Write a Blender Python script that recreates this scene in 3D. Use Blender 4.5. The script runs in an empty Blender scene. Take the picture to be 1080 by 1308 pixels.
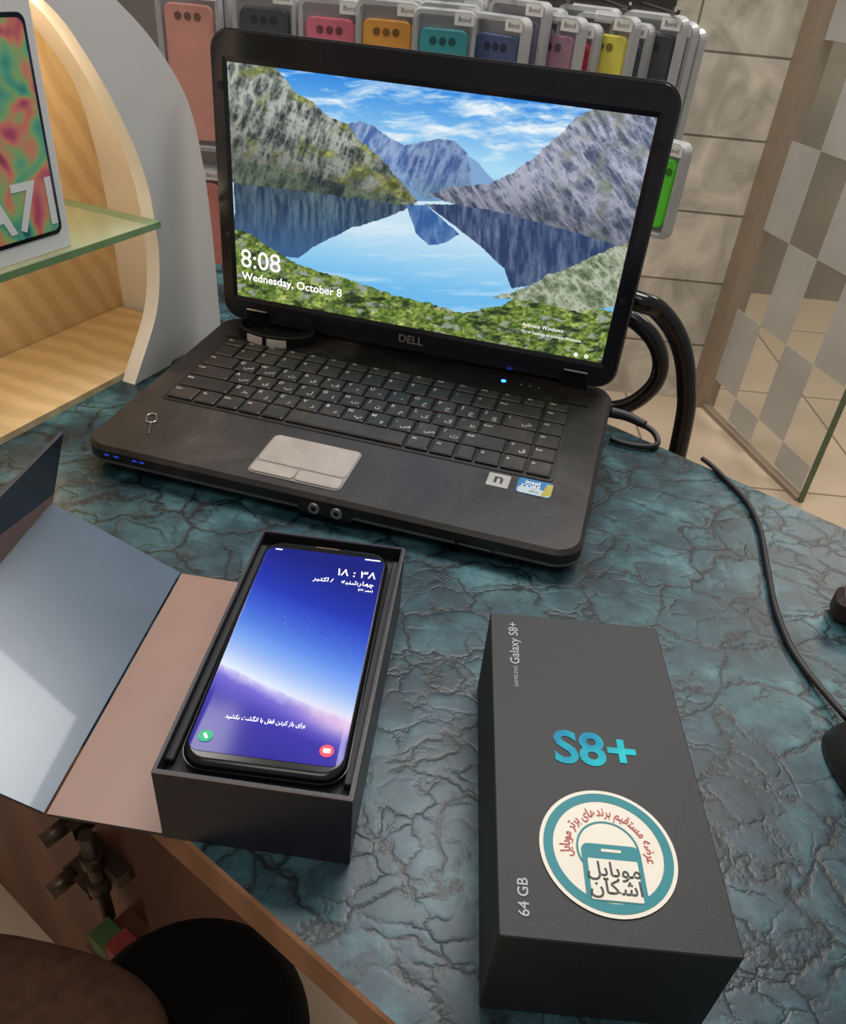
import bpy, math, numpy as np
from mathutils import Matrix, Vector
sc=bpy.context.scene
try:
    sc.view_settings.view_transform='Standard'
except Exception: pass
TABLE=0.75
# ---------------------------------------------------------------- materials
def lin(c):
    return tuple(((v/255)/12.92 if v/255<=0.04045 else ((v/255+0.055)/1.055)**2.4) for v in c)+(1,)
def newmat(n):
    m=bpy.data.materials.new(n);m.use_nodes=True;return m,m.node_tree,m.node_tree.nodes['Principled BSDF']
def mat(name,col,rough=.5,metal=0,var=.12,scale=40,bump=0,spec=.5,trans=0,emit=None,es=0,coat=0):
    m,nt,b=newmat(name);N=nt.nodes;L=nt.links
    c=lin(col)
    tc=N.new('ShaderNodeTexCoord');no=N.new('ShaderNodeTexNoise');no.inputs['Scale'].default_value=scale;no.inputs['Detail'].default_value=4
    L.new(tc.outputs['Object'],no.inputs['Vector'])
    r=N.new('ShaderNodeValToRGB');r.color_ramp.elements[0].position=.3;r.color_ramp.elements[1].position=.7
    r.color_ramp.elements[0].color=tuple(x*(1-var) for x in c[:3])+(1,)
    r.color_ramp.elements[1].color=tuple(min(1,x*(1+var)) for x in c[:3])+(1,)
    L.new(no.outputs['Fac'],r.inputs['Fac']);L.new(r.outputs['Color'],b.inputs['Base Color'])
    b.inputs['Roughness'].default_value=rough;b.inputs['Metallic'].default_value=metal
    b.inputs['Specular IOR Level'].default_value=spec;b.inputs['Transmission Weight'].default_value=trans
    b.inputs['Coat Weight'].default_value=coat
    if emit: b.inputs['Emission Color'].default_value=lin(emit);b.inputs['Emission Strength'].default_value=es
    if bump:
        bm=N.new('ShaderNodeBump');bm.inputs['Strength'].default_value=bump;bm.inputs['Distance'].default_value=.001
        L.new(no.outputs['Fac'],bm.inputs['Height']);L.new(bm.outputs['Normal'],b.inputs['Normal'])
    return m
def ramp(nt,stops):
    r=nt.nodes.new('ShaderNodeValToRGB');e=r.color_ramp.elements
    e[0].position=stops[0][0];e[0].color=stops[0][1];e[1].position=stops[-1][0];e[1].color=stops[-1][1]
    for p,c in stops[1:-1]:
        x=e.new(p);x.color=c
    return r
def colattr_mat(name,strength,gloss=.15):
    m,nt,b=newmat(name);a=nt.nodes.new('ShaderNodeAttribute');a.attribute_name='Col'
    nt.links.new(a.outputs['Color'],b.inputs['Emission Color']);b.inputs['Emission Strength'].default_value=strength
    b.inputs['Base Color'].default_value=(.003,.003,.004,1);b.inputs['Roughness'].default_value=gloss;b.inputs['Specular IOR Level'].default_value=.25
    return m
def table_mat():
    m,nt,b=newmat('crackle_laminate');N=nt.nodes;L=nt.links
    tc=N.new('ShaderNodeTexCoord')
    n1=N.new('ShaderNodeTexNoise');n1.inputs['Scale'].default_value=26;n1.inputs['Detail'].default_value=5;n1.inputs['Roughness'].default_value=.55
    L.new(tc.outputs['Object'],n1.inputs['Vector'])
    sub=N.new('ShaderNodeVectorMath');sub.operation='SUBTRACT';sub.inputs[1].default_value=(.5,.5,.5);L.new(n1.outputs['Color'],sub.inputs[0])
    scl=N.new('ShaderNodeVectorMath');scl.operation='SCALE';scl.inputs['Scale'].default_value=.045;L.new(sub.outputs[0],scl.inputs[0])
    add=N.new('ShaderNodeVectorMath');L.new(tc.outputs['Object'],add.inputs[0]);L.new(scl.outputs[0],add.inputs[1])
    mp=N.new('ShaderNodeMapping');mp.inputs['Scale'].default_value=(1,1.35,1);mp.inputs['Rotation'].default_value=(0,0,.3);L.new(add.outputs[0],mp.inputs['Vector'])
    def vor(feat,s):
        v=N.new('ShaderNodeTexVoronoi');v.feature=feat;v.inputs['Scale'].default_value=s;L.new(mp.outputs[0],v.inputs['Vector']);return v
    S=38
    v=vor('DISTANCE_TO_EDGE',S);v2=vor('F1',S);v3=vor('DISTANCE_TO_EDGE',S*.47)
    n2=N.new('ShaderNodeTexNoise');n2.inputs['Scale'].default_value=14;n2.inputs['Detail'].default_value=9;n2.inputs['Roughness'].default_value=.7;L.new(tc.outputs['Object'],n2.inputs['Vector'])
    base=ramp(nt,[(.32,lin((14,30,38))),(.47,lin((34,64,74))),(.58,lin((60,98,106))),(.74,lin((104,142,146)))])
    L.new(n2.outputs['Fac'],base.inputs['Fac'])
    sep=N.new('ShaderNodeSeparateColor');L.new(v2.outputs['Color'],sep.inputs[0])
    mr=N.new('ShaderNodeMapRange');mr.inputs['To Min'].default_value=.7;mr.inputs['To Max'].default_value=1.2;L.new(sep.outputs[0],mr.inputs['Value'])
    mul=N.new('ShaderNodeMixRGB');mul.blend_type='MULTIPLY';mul.inputs[0].default_value=1;L.new(base.outputs[0],mul.inputs[1]);L.new(mr.outputs[0],mul.inputs[2])
    n3=N.new('ShaderNodeTexNoise');n3.inputs['Scale'].default_value=34;n3.inputs['Detail'].default_value=3;L.new(tc.outputs['Object'],n3.inputs['Vector'])
    def crack(vv,w,lo,hi,amt=1):
        cr=ramp(nt,[(0,(amt,amt,amt,1)),(w*.35,(.75*amt,.75*amt,.75*amt,1)),(w,(.22*amt,.22*amt,.22*amt,1)),(w*2.6,(0,0,0,1))]);L.new(vv.outputs['Distance'],cr.inputs['Fac'])
        m3=ramp(nt,[(lo,(0,0,0,1)),(hi,(1,1,1,1))]);L.new(n3.outputs['Fac'],m3.inputs['Fac'])
        mm=N.new('ShaderNodeMath');mm.operation='MULTIPLY';L.new(cr.outputs[0],mm.inputs[0]);L.new(m3.outputs[0],mm.inputs[1]);return mm
    c1=crack(v,.05,.44,.58,.85);c2=crack(v3,.042,.30,.42)
    mm=N.new('ShaderNodeMath');mm.operation='MAXIMUM';L.new(c1.outputs[0],mm.inputs[0]);L.new(c2.outputs[0],mm.inputs[1])
    mx=N.new('ShaderNodeMixRGB');L.new(mm.outputs[0],mx.inputs[0]);L.new(mul.outputs[0],mx.inputs[1]);mx.inputs[2].default_value=lin((8,14,19))
    L.new(mx.outputs[0],b.inputs['Base Color'])
    b.inputs['Roughness'].default_value=.36;b.inputs['Specular IOR Level'].default_value=.45
    pr=ramp(nt,[(0,(0,0,0,1)),(.12,(.8,.8,.8,1)),(.4,(1,1,1,1))]);L.new(v.outputs['Distance'],pr.inputs['Fac'])
    pm=N.new('ShaderNodeMath');pm.operation='MULTIPLY';L.new(pr.outputs[0],pm.inputs[0]);pm.inputs[1].default_value=.35
    inv=N.new('ShaderNodeMath');inv.operation='SUBTRACT';L.new(pm.outputs[0],inv.inputs[0]);L.new(mm.outputs[0],inv.inputs[1])
    ad=N.new('ShaderNodeMath');ad.operation='ADD';L.new(inv.outputs[0],ad.inputs[0]);L.new(n2.outputs['Fac'],ad.inputs[1])
    bp=N.new('ShaderNodeBump');bp.inputs['Strength'].default_value=.3;bp.inputs['Distance'].default_value=.0006;L.new(ad.outputs[0],bp.inputs['Height']);L.new(bp.outputs[0],b.inputs['Normal'])
    return m
def wood_mat(name,c1,c2,scale=8,rough=.5,rot=(0,0,0),dist=6):
    m,nt,b=newmat(name);N=nt.nodes;L=nt.links
    tc=N.new('ShaderNodeTexCoord');mp=N.new('ShaderNodeMapping');mp.inputs['Rotation'].default_value=rot;L.new(tc.outputs['Object'],mp.inputs['Vector'])
    w=N.new('ShaderNodeTexWave');w.inputs['Scale'].default_value=scale;w.inputs['Distortion'].default_value=dist;w.inputs['Detail'].default_value=4;w.inputs['Detail Scale'].default_value=1.2
    L.new(mp.outputs[0],w.inputs['Vector']);r=ramp(nt,[(.2,lin(c1)),(.8,lin(c2))]);L.new(w.outputs['Fac'],r.inputs['Fac']);L.new(r.outputs[0],b.inputs['Base Color'])
    b.inputs['Roughness'].default_value=rough;return m
def stone_wall_mat():
    m,nt,b=newmat('travertine_tiles');N=nt.nodes;L=nt.links
    tc=N.new('ShaderNodeTexCoord');mp=N.new('ShaderNodeMapping');mp.inputs['Rotation'].default_value=(math.pi/2,0,0);L.new(tc.outputs['Object'],mp.inputs['Vector'])
    br=N.new('ShaderNodeTexBrick');br.inputs['Scale'].default_value=1;br.inputs['Brick Width'].default_value=1.1;br.inputs['Row Height'].default_value=.19;br.inputs['Mortar Size'].default_value=.003
    br.inputs['Color1'].default_value=lin((206,198,182));br.inputs['Color2'].default_value=lin((186,180,166));br.inputs['Mortar'].default_value=lin((120,112,100))
    L.new(mp.outputs[0],br.inputs['Vector'])
    no=N.new('ShaderNodeTexNoise');no.inputs['Scale'].default_value=6;no.inputs['Detail'].default_value=8;no.inputs['Distortion'].default_value=1.8;L.new(tc.outputs['Object'],no.inputs['Vector'])
    r=ramp(nt,[(.35,(.62,.62,.60,1)),(.65,(1.1,1.08,1.04,1))]);L.new(no.outputs['Fac'],r.inputs['Fac'])
    mx=N.new('ShaderNodeMixRGB');mx.blend_type='MULTIPLY';mx.inputs[0].default_value=1;L.new(br.outputs[0],mx.inputs[1]);L.new(r.outputs[0],mx.inputs[2]);L.new(mx.outputs[0],b.inputs['Base Color'])
    b.inputs['Roughness'].default_value=.3;return m
def floor_mat():
    m,nt,b=newmat('floor_tiles');N=nt.nodes;L=nt.links
    tc=N.new('ShaderNodeTexCoord');br=N.new('ShaderNodeTexBrick');br.offset=0;br.inputs['Scale'].default_value=1;br.inputs['Brick Width'].default_value=.6;br.inputs['Row Height'].default_value=.6;br.inputs['Mortar Size'].default_value=.004
    br.inputs['Color1'].default_value=lin((205,184,158));br.inputs['Color2'].default_value=lin((196,176,150));br.inputs['Mortar'].default_value=lin((140,122,104))
    L.new(tc.outputs['Object'],br.inputs['Vector']);L.new(br.outputs[0],b.inputs['Base Color']);b.inputs['Roughness'].default_value=.25;return m
# ---------------------------------------------------------------- geometry
class MB:
    def __init__(s): s.v=[];s.f=[];s.m=[];s.sm=[]
    def add(s,vs,fs,mi=0,M=None,smooth=False):
        o=len(s.v)
        for p in vs:
            q=Vector(p)
            if M is not None: q=M@q
            s.v.append(tuple(q))
        for f in fs: s.f.append(tuple(i+o for i in f));s.m.append(mi);s.sm.append(smooth)
    def rings(s,rs,mis=0,M=None,caps=(True,True),smooth=False):
        n=len(rs[0]);vs=[p for r in rs for p in r]
        if isinstance(mis,int): mis=[mis]*(len(rs)+1)
        o=len(s.v);s.add(vs,[],0,M)
        for k in range(len(rs)-1):
            for i in range(n):
                j=(i+1)%n;s.f.append((o+k*n+i,o+k*n+j,o+(k+1)*n+j,o+(k+1)*n+i));s.m.append(mis[k+1]);s.sm.append(smooth)
        if caps[0]: s.f.append(tuple(o+i for i in reversed(range(n))));s.m.append(mis[0]);s.sm.append(False)
        if caps[1]: s.f.append(tuple(o+(len(rs)-1)*n+i for i in range(n)));s.m.append(mis[-1]);s.sm.append(False)
    def rp(s,w,h,r,z0,z1,b=0,mi=0,M=None,cx=0,cy=0,n=5):
        def o(i,z): return [(x+cx,y+cy,z) for x,y in rrect(w-2*i,h-2*i,max(r-i,1e-5),n)]
        rs=[o(b,z0),o(0,z0+b),o(0,z1-b),o(b,z1)] if b else [o(0,z0),o(0,z1)]
        s.rings(rs,mi,M)
    def box(s,x0,x1,y0,y1,z0,z1,mi=0,M=None):
        s.add([(x0,y0,z0),(x1,y0,z0),(x1,y1,z0),(x0,y1,z0),(x0,y0,z1),(x1,y0,z1),(x1,y1,z1),(x0,y1,z1)],[(0,3,2,1),(4,5,6,7),(0,1,5,4),(1,2,6,5),(2,3,7,6),(3,0,4,7)],mi,M)
    def cyl(s,r,z0,z1,mi=0,M=None,n=24,r2=None,b=0):
        r2=r if r2 is None else r2
        c=lambda rr,z:[(rr*math.cos(2*math.pi*i/n),rr*math.sin(2*math.pi*i/n),z) for i in range(n)]
        rs=[c(r,z0),c(r2,z1)] if not b else [c(r-b,z0),c(r,z0+b),c(r2,z1-b),c(r2-b,z1)]
        s.rings(rs,mi,M,smooth=True)
    def ring(s,r0,r1,z,mi=0,M=None,n=64,a0=0,a1=2*math.pi):
        vs=[];fs=[]
        for i in range(n+1):
            a=a0+(a1-a0)*i/n;vs+=[(r0*math.cos(a),r0*math.sin(a),z),(r1*math.cos(a),r1*math.sin(a),z)]
        for i in range(n): fs.append((2*i,2*i+1,2*i+3,2*i+2))
        s.add(vs,fs,mi,M)
    def pillow(s,a,b_,hh,mi=0,M=None,n=48,e=.75):
        rs=[]
        for k in range(11):
            t=-math.pi/2+math.pi*k/10;c=max(.02,math.cos(t))**.45;z=hh*math.sin(t)
            rs.append([(a*c*math.copysign(abs(math.cos(u))**e,math.cos(u)),b_*c*math.copysign(abs(math.sin(u))**e,math.sin(u)),z) for u in [2*math.pi*i/n for i in range(n)]])
        s.rings(rs,mi,M,smooth=True)
    def tube(s,pts,r,mi=0,n=12,M=None,closed=False,sub=8):
        P=catmull(pts,sub,closed);P=[Vector(p) for p in P];rs=[];up=Vector((.13,.21,.97)).normalized();N=None
        k=len(P)
        for i,p in enumerate(P):
            a=P[(i-1)%k] if (closed or i>0) else P[i];c=P[(i+1)%k] if (closed or i<k-1) else P[i]
            t=(c-a).normalized()
            if N is None: N=t.cross(up).normalized()
            else: N=(N-t*N.dot(t)).normalized()
            B=t.cross(N);rr=r(i/(k-1)) if callable(r) else r
            rs.append([tuple(p+(N*math.cos(2*math.pi*j/n)+B*math.sin(2*math.pi*j/n))*rr) for j in range(n)])
        if closed: rs.append(rs[0])
        s.rings(rs,mi,M,caps=(not closed,not closed),smooth=True)
    def text(s,body,size,mi=0,M=None,ax='CENTER',bold=0,ext=0.0,bend=None,sx=1):
        cu=bpy.data.curves.new('tmp','FONT');cu.body=body;cu.size=size;cu.align_x=ax;cu.align_y='CENTER';cu.offset=bold;cu.extrude=ext;cu.resolution_u=4
        ob=bpy.data.objects.new('tmp',cu);sc.collection.objects.link(ob);bpy.context.view_layer.update()
        dg=bpy.context.evaluated_depsgraph_get();me=bpy.data.meshes.new_from_object(ob.evaluated_get(dg))
        vs=[(v.co.x*sx,v.co.y,v.co.z) for v in me.vertices]
        if bend: vs=[((bend+y)*math.sin(x/bend),(bend+y)*math.cos(x/bend),z) for x,y,z in vs]
        s.add(vs,[tuple(p.vertices) for p in me.polygons],mi,M)
        bpy.data.objects.remove(ob);bpy.data.curves.remove(cu);bpy.data.meshes.remove(me)
    def obj(s,name,mats,parent=None,M=None):
        me=bpy.data.meshes.new(name);me.from_pydata(s.v,[],s.f)
        for m in mats: me.materials.append(m)
        me.polygons.foreach_set('material_index',s.m);me.polygons.foreach_set('use_smooth',s.sm);me.update()
        ob=bpy.data.objects.new(name,me);sc.collection.objects.link(ob)
        if parent: ob.parent=parent
        if M is not None: ob.matrix_local=M
        return ob
def rrect(w,h,r,n=5):
    P=[]
    for cx,cy,a in [(w/2-r,h/2-r,0),(-w/2+r,h/2-r,90),(-w/2+r,-h/2+r,180),(w/2-r,-h/2+r,270)]:
        for i in range(n+1):
            t=math.radians(a+90*i/n);P.append((cx+r*math.cos(t),cy+r*math.sin(t)))
    return P
def catmull(pts,sub=8,closed=False):
    P=[np.array(p,float) for p in pts];n=len(P);out=[]
    rng=n if closed else n-1
    for i in range(rng):
        p1=P[i];p2=P[(i+1)%n];p0=P[(i-1)%n] if (closed or i>0) else 2*p1-p2;p3=P[(i+2)%n] if (closed or i<n-2) else 2*p2-p1
        for k in range(sub):
            t=k/sub;out.append(tuple(.5*((2*p1)+(-p0+p2)*t+(2*p0-5*p1+4*p2-p3)*t*t+(-p0+3*p1-3*p2+p3)*t**3)))
    if not closed: out.append(tuple(P[-1]))
    return out
def empty(name,M=Matrix()):
    e=bpy.data.objects.new(name,None);e.empty_display_size=.05;sc.collection.objects.link(e);e.matrix_world=M;return e
def place(x,y,z=0,yaw=0): return Matrix.Translation((x,y,z))@Matrix.Rotation(yaw,4,'Z')
T=Matrix.Translation
def RX(a): return Matrix.Rotation(a,4,'X')
def RY(a): return Matrix.Rotation(a,4,'Y')
def RZ(a): return Matrix.Rotation(a,4,'Z')
# arabic shaping
FM={'ا':'FE8D FE8E','ب':'FE8F FE90 FE91 FE92','ت':'FE95 FE96 FE97 FE98','ر':'FEAD FEAE','د':'FEA9 FEAA','ز':'FEAF FEB0','س':'FEB1 FEB2 FEB3 FEB4','ش':'FEB5 FEB6 FEB7 FEB8','ض':'FEBD FEBE FEBF FEC0','ع':'FEC9 FECA FECB FECC','ف':'FED1 FED2 FED3 FED4','ق':'FED5 FED6 FED7 FED8','ل':'FEDD FEDE FEDF FEE0','م':'FEE1 FEE2 FEE3 FEE4','ن':'FEE5 FEE6 FEE7 FEE8','ه':'FEE9 FEEA FEEB FEEC','و':'FEED FEEE','ک':'FB8E FB8F FB90 FB91','ی':'FBFC FBFD FBFE FBFF','چ':'FB7A FB7B FB7C FB7D','گ':'FB92 FB93 FB94 FB95'}
def fa(t):
    out=[]
    for i,c in enumerate(t):
        if c not in FM: out.append(c);continue
        f=[chr(int(x,16)) for x in FM[c].split()]
        pj=i>0 and t[i-1] in FM and len(FM[t[i-1]].split())==4
        nj=i<len(t)-1 and t[i+1] in FM and len(f)==4
        out.append(f[3] if pj and nj else f[1] if pj else f[2] if nj else f[0])
    return ''.join(reversed(out))
# ---------------------------------------------------------------- numpy noise / art
def vnoise(x,y,seed=0):
    xi=np.floor(x).astype(np.int64);yi=np.floor(y).astype(np.int64);xf=x-xi;yf=y-yi
    def h(a,b):
        k=(a*374761393+b*668265263+seed*982451653)&0x7fffffff
        k=((k^(k>>13))*1274126177)&0x7fffffff
        return ((k^(k>>16))&0xffff)/65535.
    u=xf*xf*(3-2*xf);v=yf*yf*(3-2*yf)
    return (h(xi,yi)*(1-u)+h(xi+1,yi)*u)*(1-v)+(h(xi,yi+1)*(1-u)+h(xi+1,yi+1)*u)*v
def fbm(x,y,seed=0,o=5,g=.5):
    s=0;a=1.;tot=0
    for k in range(o): s=s+a*vnoise(x*2**k+k*17.3,y*2**k+k*9.1,seed+k);tot+=a;a*=g
    return s/tot
def ridge(x,y,seed=0,o=5,g=.6):
    s=0;a=1.;tot=0
    for k in range(o): s=s+a*(1-np.abs(2*vnoise(x*2**k+k*7.7,y*2**k+k*3.1,seed+k)-1));tot+=a;a*=g
    return s/tot
def inside(poly,X,Y):
    r=np.zeros(X.shape,bool);n=len(poly)
    for i in range(n):
        x1,y1=poly[i];x2,y2=poly[(i+1)%n]
        if y1==y2: continue
        r^=((y1>Y)!=(y2>Y))&(X<(x2-x1)*(Y-y1)/(y2-y1)+x1)
    return r
def hom(src,dst):
    A=[];b=[]
    for (x,y),(u,v) in zip(src,dst):
        A.append([x,y,1,0,0,0,-u*x,-u*y]);b.append(u);A.append([0,0,0,x,y,1,-v*x,-v*y]);b.append(v)
    h=np.linalg.solve(np.array(A,float),np.array(b,float));return np.append(h,1).reshape(3,3)
def col(*c): return np.array(c,float)
def mixc(a,b,t): return a+(b-a)*np.clip(t,0,1)[...,None]
def art_mesh(name,nx,ny,w,h,rgb,mats,parent,M):
    xs=np.linspace(-w/2,w/2,nx);ys=np.linspace(0,h,ny);X,Y=np.meshgrid(xs,ys)
    V=np.stack([X.ravel(),Y.ravel(),np.zeros(X.size)],1)
    i=np.arange((nx-1)*(ny-1));a=(i//(nx-1))*nx+i%(nx-1)
    Fc=np.stack([a,a+1,a+nx+1,a+nx],1)
    me=bpy.data.meshes.new(name);me.from_pydata(V.tolist(),[],Fc.tolist())
    ca=me.color_attributes.new('Col','FLOAT_COLOR','POINT')
    c=np.clip(rgb/255.,0,1);c=np.where(c<=.04045,c/12.92,((c+.055)/1.055)**2.4)
    c=np.concatenate([c.reshape(-1,3),np.ones((nx*ny,1))],1).astype(np.float32)
    ca.data.foreach_set('color',c.ravel())
    for m in mats: me.materials.append(m)
    ob=bpy.data.objects.new(name,me);sc.collection.objects.link(ob);ob.parent=parent;ob.matrix_local=M;return ob
def landscape(nx,ny):
    U,V=np.meshgrid(np.linspace(0,1,nx),np.linspace(0,1,ny))
    H=hom([(0,1),(1,1),(1,0),(0,0)],[(288,76),(838,151),(768,465),(304,380)])
    w=H[2,0]*U+H[2,1]*V+1;X=(H[0,0]*U+H[0,1]*V+H[0,2])/w;Y=(H[1,0]*U+H[1,1]*V+H[1,2])/w
    n1=fbm(X/18,Y/18,1);n2=fbm(X/7,Y/7,5,6,.65)
    jx=X+(n1-.5)*14+(n2-.5)*6;jy=Y+(n2-.5)*12
    c=mixc(col(52,138,226),col(170,220,248),(Y-90-(X-380)*.13)/92)
    wx=fbm(X/30,Y/30,18)*12
    cl=fbm((X+Y*1.3)/60,(Y-X*.10+wx)/13,20,6,.6);c=mixc(c,col(240,248,253),(cl-.48)*3.4)
    def lay(poly,cc,rough=1):
        nonlocal c
        m=inside(poly,X+(jx-X)*rough,Y+(jy-Y)*rough);c=np.where(m[...,None],cc,c)
    lay([(590,195),(612,208),(632,232),(640,245),(560,255)],col(128,168,212)+0*c,.3)
    st=ridge(X/9+Y/26,Y/26,33,6,.7)
    pk=mixc(col(70,100,158),col(150,174,212),(st-.42)*2.6);pk=mixc(pk,col(112,152,190),(Y-215)/50)
    lay([(440,158),(460,155),(478,160),(498,176),(518,186),(538,182),(560,177),(582,180),(598,196),(604,236),(600,250),(540,262),(500,235),(470,200)],pk,.35)
    pk2=mixc(col(62,86,142),col(134,156,194),(st-.42)*2.8);pk2=mixc(pk2,col(104,144,166),(Y-222)/45)
    lay([(515,200),(538,184),(560,177),(582,180),(598,196),(603,240),(545,256),(530,245)],pk2,.3)
    sm=fbm(X/80,Y/9,50,4)
    wc=mixc(col(200,230,247),col(110,188,240),(Y-300+(560-X)*.12)/75);wc=mixc(wc,col(228,242,252),(sm-.5)*2.2)
    lay([(300,230),(530,258),(590,258),(812,315),(770,460),(304,380)],wc,.0)
    rf=mixc(col(32,50,76),col(96,120,128),(fbm(X/5,Y/34,60,6,.65)-.36)*2.7);rf=mixc(rf,col(56,92,138),(Y-250-(X-300)*.1)/70)
    lay([(298,225),(420,245),(532,262),(495,280),(450,292),(400,318),(380,332),(340,325),(300,300)],rf,.35)
    lay([(520,264),(545,262),(588,300),(570,312),(550,315),(532,300)],mixc(col(52,94,156),col(100,138,188),(fbm(X/6,Y/20,66)-.35)*2.4),.3)
    rr=mixc(col(42,60,98),col(104,120,150),(fbm(X/6,Y/30,61,6,.65)-.36)*2.6)
    lay([(545,262),(600,262),(812,316),(800,330),(735,358),(655,370),(645,345),(620,320),(585,292)],rr,.3)
    sx=ridge((X+Y*.35)/13,(Y-X*.5)/30,70,7,.74);g=fbm(X/26,Y/18,75,6,.6)
    rk=mixc(col(48,58,58),col(176,182,172),(sx-.43)*3.2)
    gr=mixc(rk,mixc(col(84,96,40),col(198,196,108),(n2-.36)*2.8),(g-.45)*4+(X-450)/240)
    shade=np.clip((232-Y+(X-300)*.38)/110,0,1)
    lc=gr*(.50+.5*shade[...,None])
    lay([(280,60),(352,84),(366,100),(376,118),(398,128),(418,148),(446,158),(455,176),(476,192),(498,214),(518,240),(534,258),(520,264),(440,250),(380,240),(280,228)],lc,.6)
    lay([(280,200),(340,212),(420,232),(500,252),(534,262),(420,250),(280,232)],mixc(col(34,46,50),col(100,112,92),(sx-.44)*2.8),.7)
    s2=ridge((X-Y*.7)/12,(Y+X*.5)/36,80,7,.72);rm=mixc(col(70,80,106),col(176,180,198),(s2-.43)*3)
    rm=mixc(rm,col(112,122,100),(fbm(X/22,Y/22,90,6,.6)-.5)*3*((X-640)/150).clip(0,1))
    rm=rm*(1-.34*np.clip((Y-210-(X-600)*.15)/90,0,1)[...,None])
    lay([(548,250),(575,240),(625,236),(655,222),(690,196),(712,176),(735,150),(765,136),(860,140),(830,330),(760,305),(640,272),(590,264)],rm,.5)
    f2=fbm(X/4.5,Y/3.2,140,5,.7);f3=fbm(X/15,Y/8,144,5,.6)
    fg=mixc(col(58,84,34),col(164,184,84),(f2-.33)*2.3);fg=mixc(fg,col(206,212,126),(f3-.54)*4*np.clip((f2-.3)*3,0,1))
    fg=mixc(fg,col(152,158,154),(fbm(X/14,Y/8,110,5,.6)-.57)*9);fg=mixc(fg,col(38,54,30),(fbm(X/18,Y/8,120,5,.6)-.57)*7)
    lay([(290,292),(318,300),(345,318),(380,340),(420,352),(460,362),(500,378),(560,392),(590,402),(640,392),(660,382),(700,385),(790,400),(790,480),(290,400)],fg,.6)
    rh=mixc(col(84,102,70),col(184,190,170),(ridge((X-Y)/14,(X+Y)/22,130,6,.72)-.43)*2.8)
    lay([(632,382),(680,366),(700,352),(740,338),(780,318),(815,308),(800,390),(740,400),(680,386)],rh,.5)
    return c*.96+6
def phone_art(nx,ny):
    U,V=np.meshgrid(np.linspace(0,1,nx),np.linspace(0,1,ny))
    hz=.325-.15*U+.03*(1-U)**2
    t=(V-hz)
    c=mixc(col(64,124,236),col(36,58,186),(t-.16)/.28);c=mixc(c,col(26,34,128),(t-.40)/.28)
    glow=np.exp(-(np.clip(t,0,9)/.15)**1.25);c=mixc(c,col(228,238,255),glow)
    rid=fbm(U*16,V*24,3,5,.6)
    lo=mixc(col(214,212,250),col(122,112,216),-t/.045+(rid-.5)*.8);lo=mixc(lo,col(66,58,172),(-t-.04)/.09);lo=mixc(lo,col(46,42,150),(-t-.12)/.2)
    c=np.where((t<(rid-.5)*.014)[...,None],lo,c)
    pk=np.exp(-((U-.92)/.28)**2-((t+.03)/.045)**2);c=mixc(c,col(246,206,236),pk*.75)
    st=vnoise(U*nx*.8,V*ny*.8,8);dens=np.exp(-((t-.30)/.12)**2)
    c=mixc(c,col(170,200,255),np.where((st>.97-.04*dens)&(t>.05),dens*.45,0))
    return c
# ================================================================= camera
f,p,r,h=1012.4,0.6160,0.0983,0.3405
F=Vector((0,math.cos(p),-math.sin(p)));R0=Vector((1,0,0));U0=Vector((0,math.sin(p),math.cos(p)))
Rv=math.cos(r)*R0+math.sin(r)*U0;Uv=-math.sin(r)*R0+math.cos(r)*U0
cd=bpy.data.cameras.new('camera');cam=bpy.data.objects.new('camera',cd);sc.collection.objects.link(cam)
m=Matrix((Rv,Uv,-F)).transposed().to_4x4();m.translation=(0,0,h);cam.matrix_world=m
cd.sensor_fit='HORIZONTAL';cd.sensor_width=36;cd.lens=f*36/1080;cd.clip_start=.01;sc.camera=cam
# ================================================================= shared materials
black_gloss=mat('black_gloss_plastic',(16,16,18),.18,var=.05)
black_matte=mat('black_matte_plastic',(22,22,24),.5,bump=.1)
dark_paper=mat('black_card',(27,28,31),.55,var=.10,scale=900,bump=.12)
white_m=mat('white_print',(235,235,232),.5,var=.02)
grey_print=mat('grey_print',(165,168,172),.5,var=.02)
chrome=mat('steel',(190,190,192),.25,metal=1,var=.05)
# ================================================================= room
wallm=stone_wall_mat();flm=floor_mat()
b=MB();b.box(-3,3,-2,2.5,-.85,-.75);b.obj('floor',[flm])
b=MB();b.box(-3,.80,2.3,2.4,-.75,2.0);b.obj('wall_back',[wallm])
b=MB();b.box(.84,3,3.4,3.5,-.75,2.0);b.obj('wall_corridor',[mat('beige_plaster',(140,133,120),.5,var=.25,scale=3)])
b=MB();b.box(.84,3,2.5,3.5,-.85,-.75);b.obj('floor_corridor',[flm])
b=MB();b.box(-1.35,-1.25,-2,2.3,-.75,2.0);b.obj('wall_left',[mat('warm_plaster',(190,178,165),.7,var=.06,scale=3)])
par=empty('glass_partition',Matrix.Translation((.8410,2.25,-.75))@RZ(math.atan2(-.5,.1315)))
L=.511
frame=mat('bronze_aluminium',(158,142,122),.4,metal=.3,var=.05)
b=MB();b.box(-.075,0,-.03,.03,0,2.6);b.box(-.012,L,-.012,.012,0,.012);b.obj('frame',[frame],par)
gl=mat('partition_glass',(140,146,136),.05,var=.03);gl.node_tree.nodes['Principled BSDF'].inputs['Alpha'].default_value=.12
b=MB();b.box(.01,L,-.004,.004,.012,2.6);b.obj('glass_pane',[gl],par)
b=MB();b.box(L,L+.008,-.006,.006,0,2.6);b.obj('glass_edge',[mat('glass_edge_green',(84,104,78),.2)],par)
fr=mat('frosted_film',(196,194,188),.6,var=.1,scale=6);fr.node_tree.nodes['Principled BSDF'].inputs['Alpha'].default_value=.8;b=MB()
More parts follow.
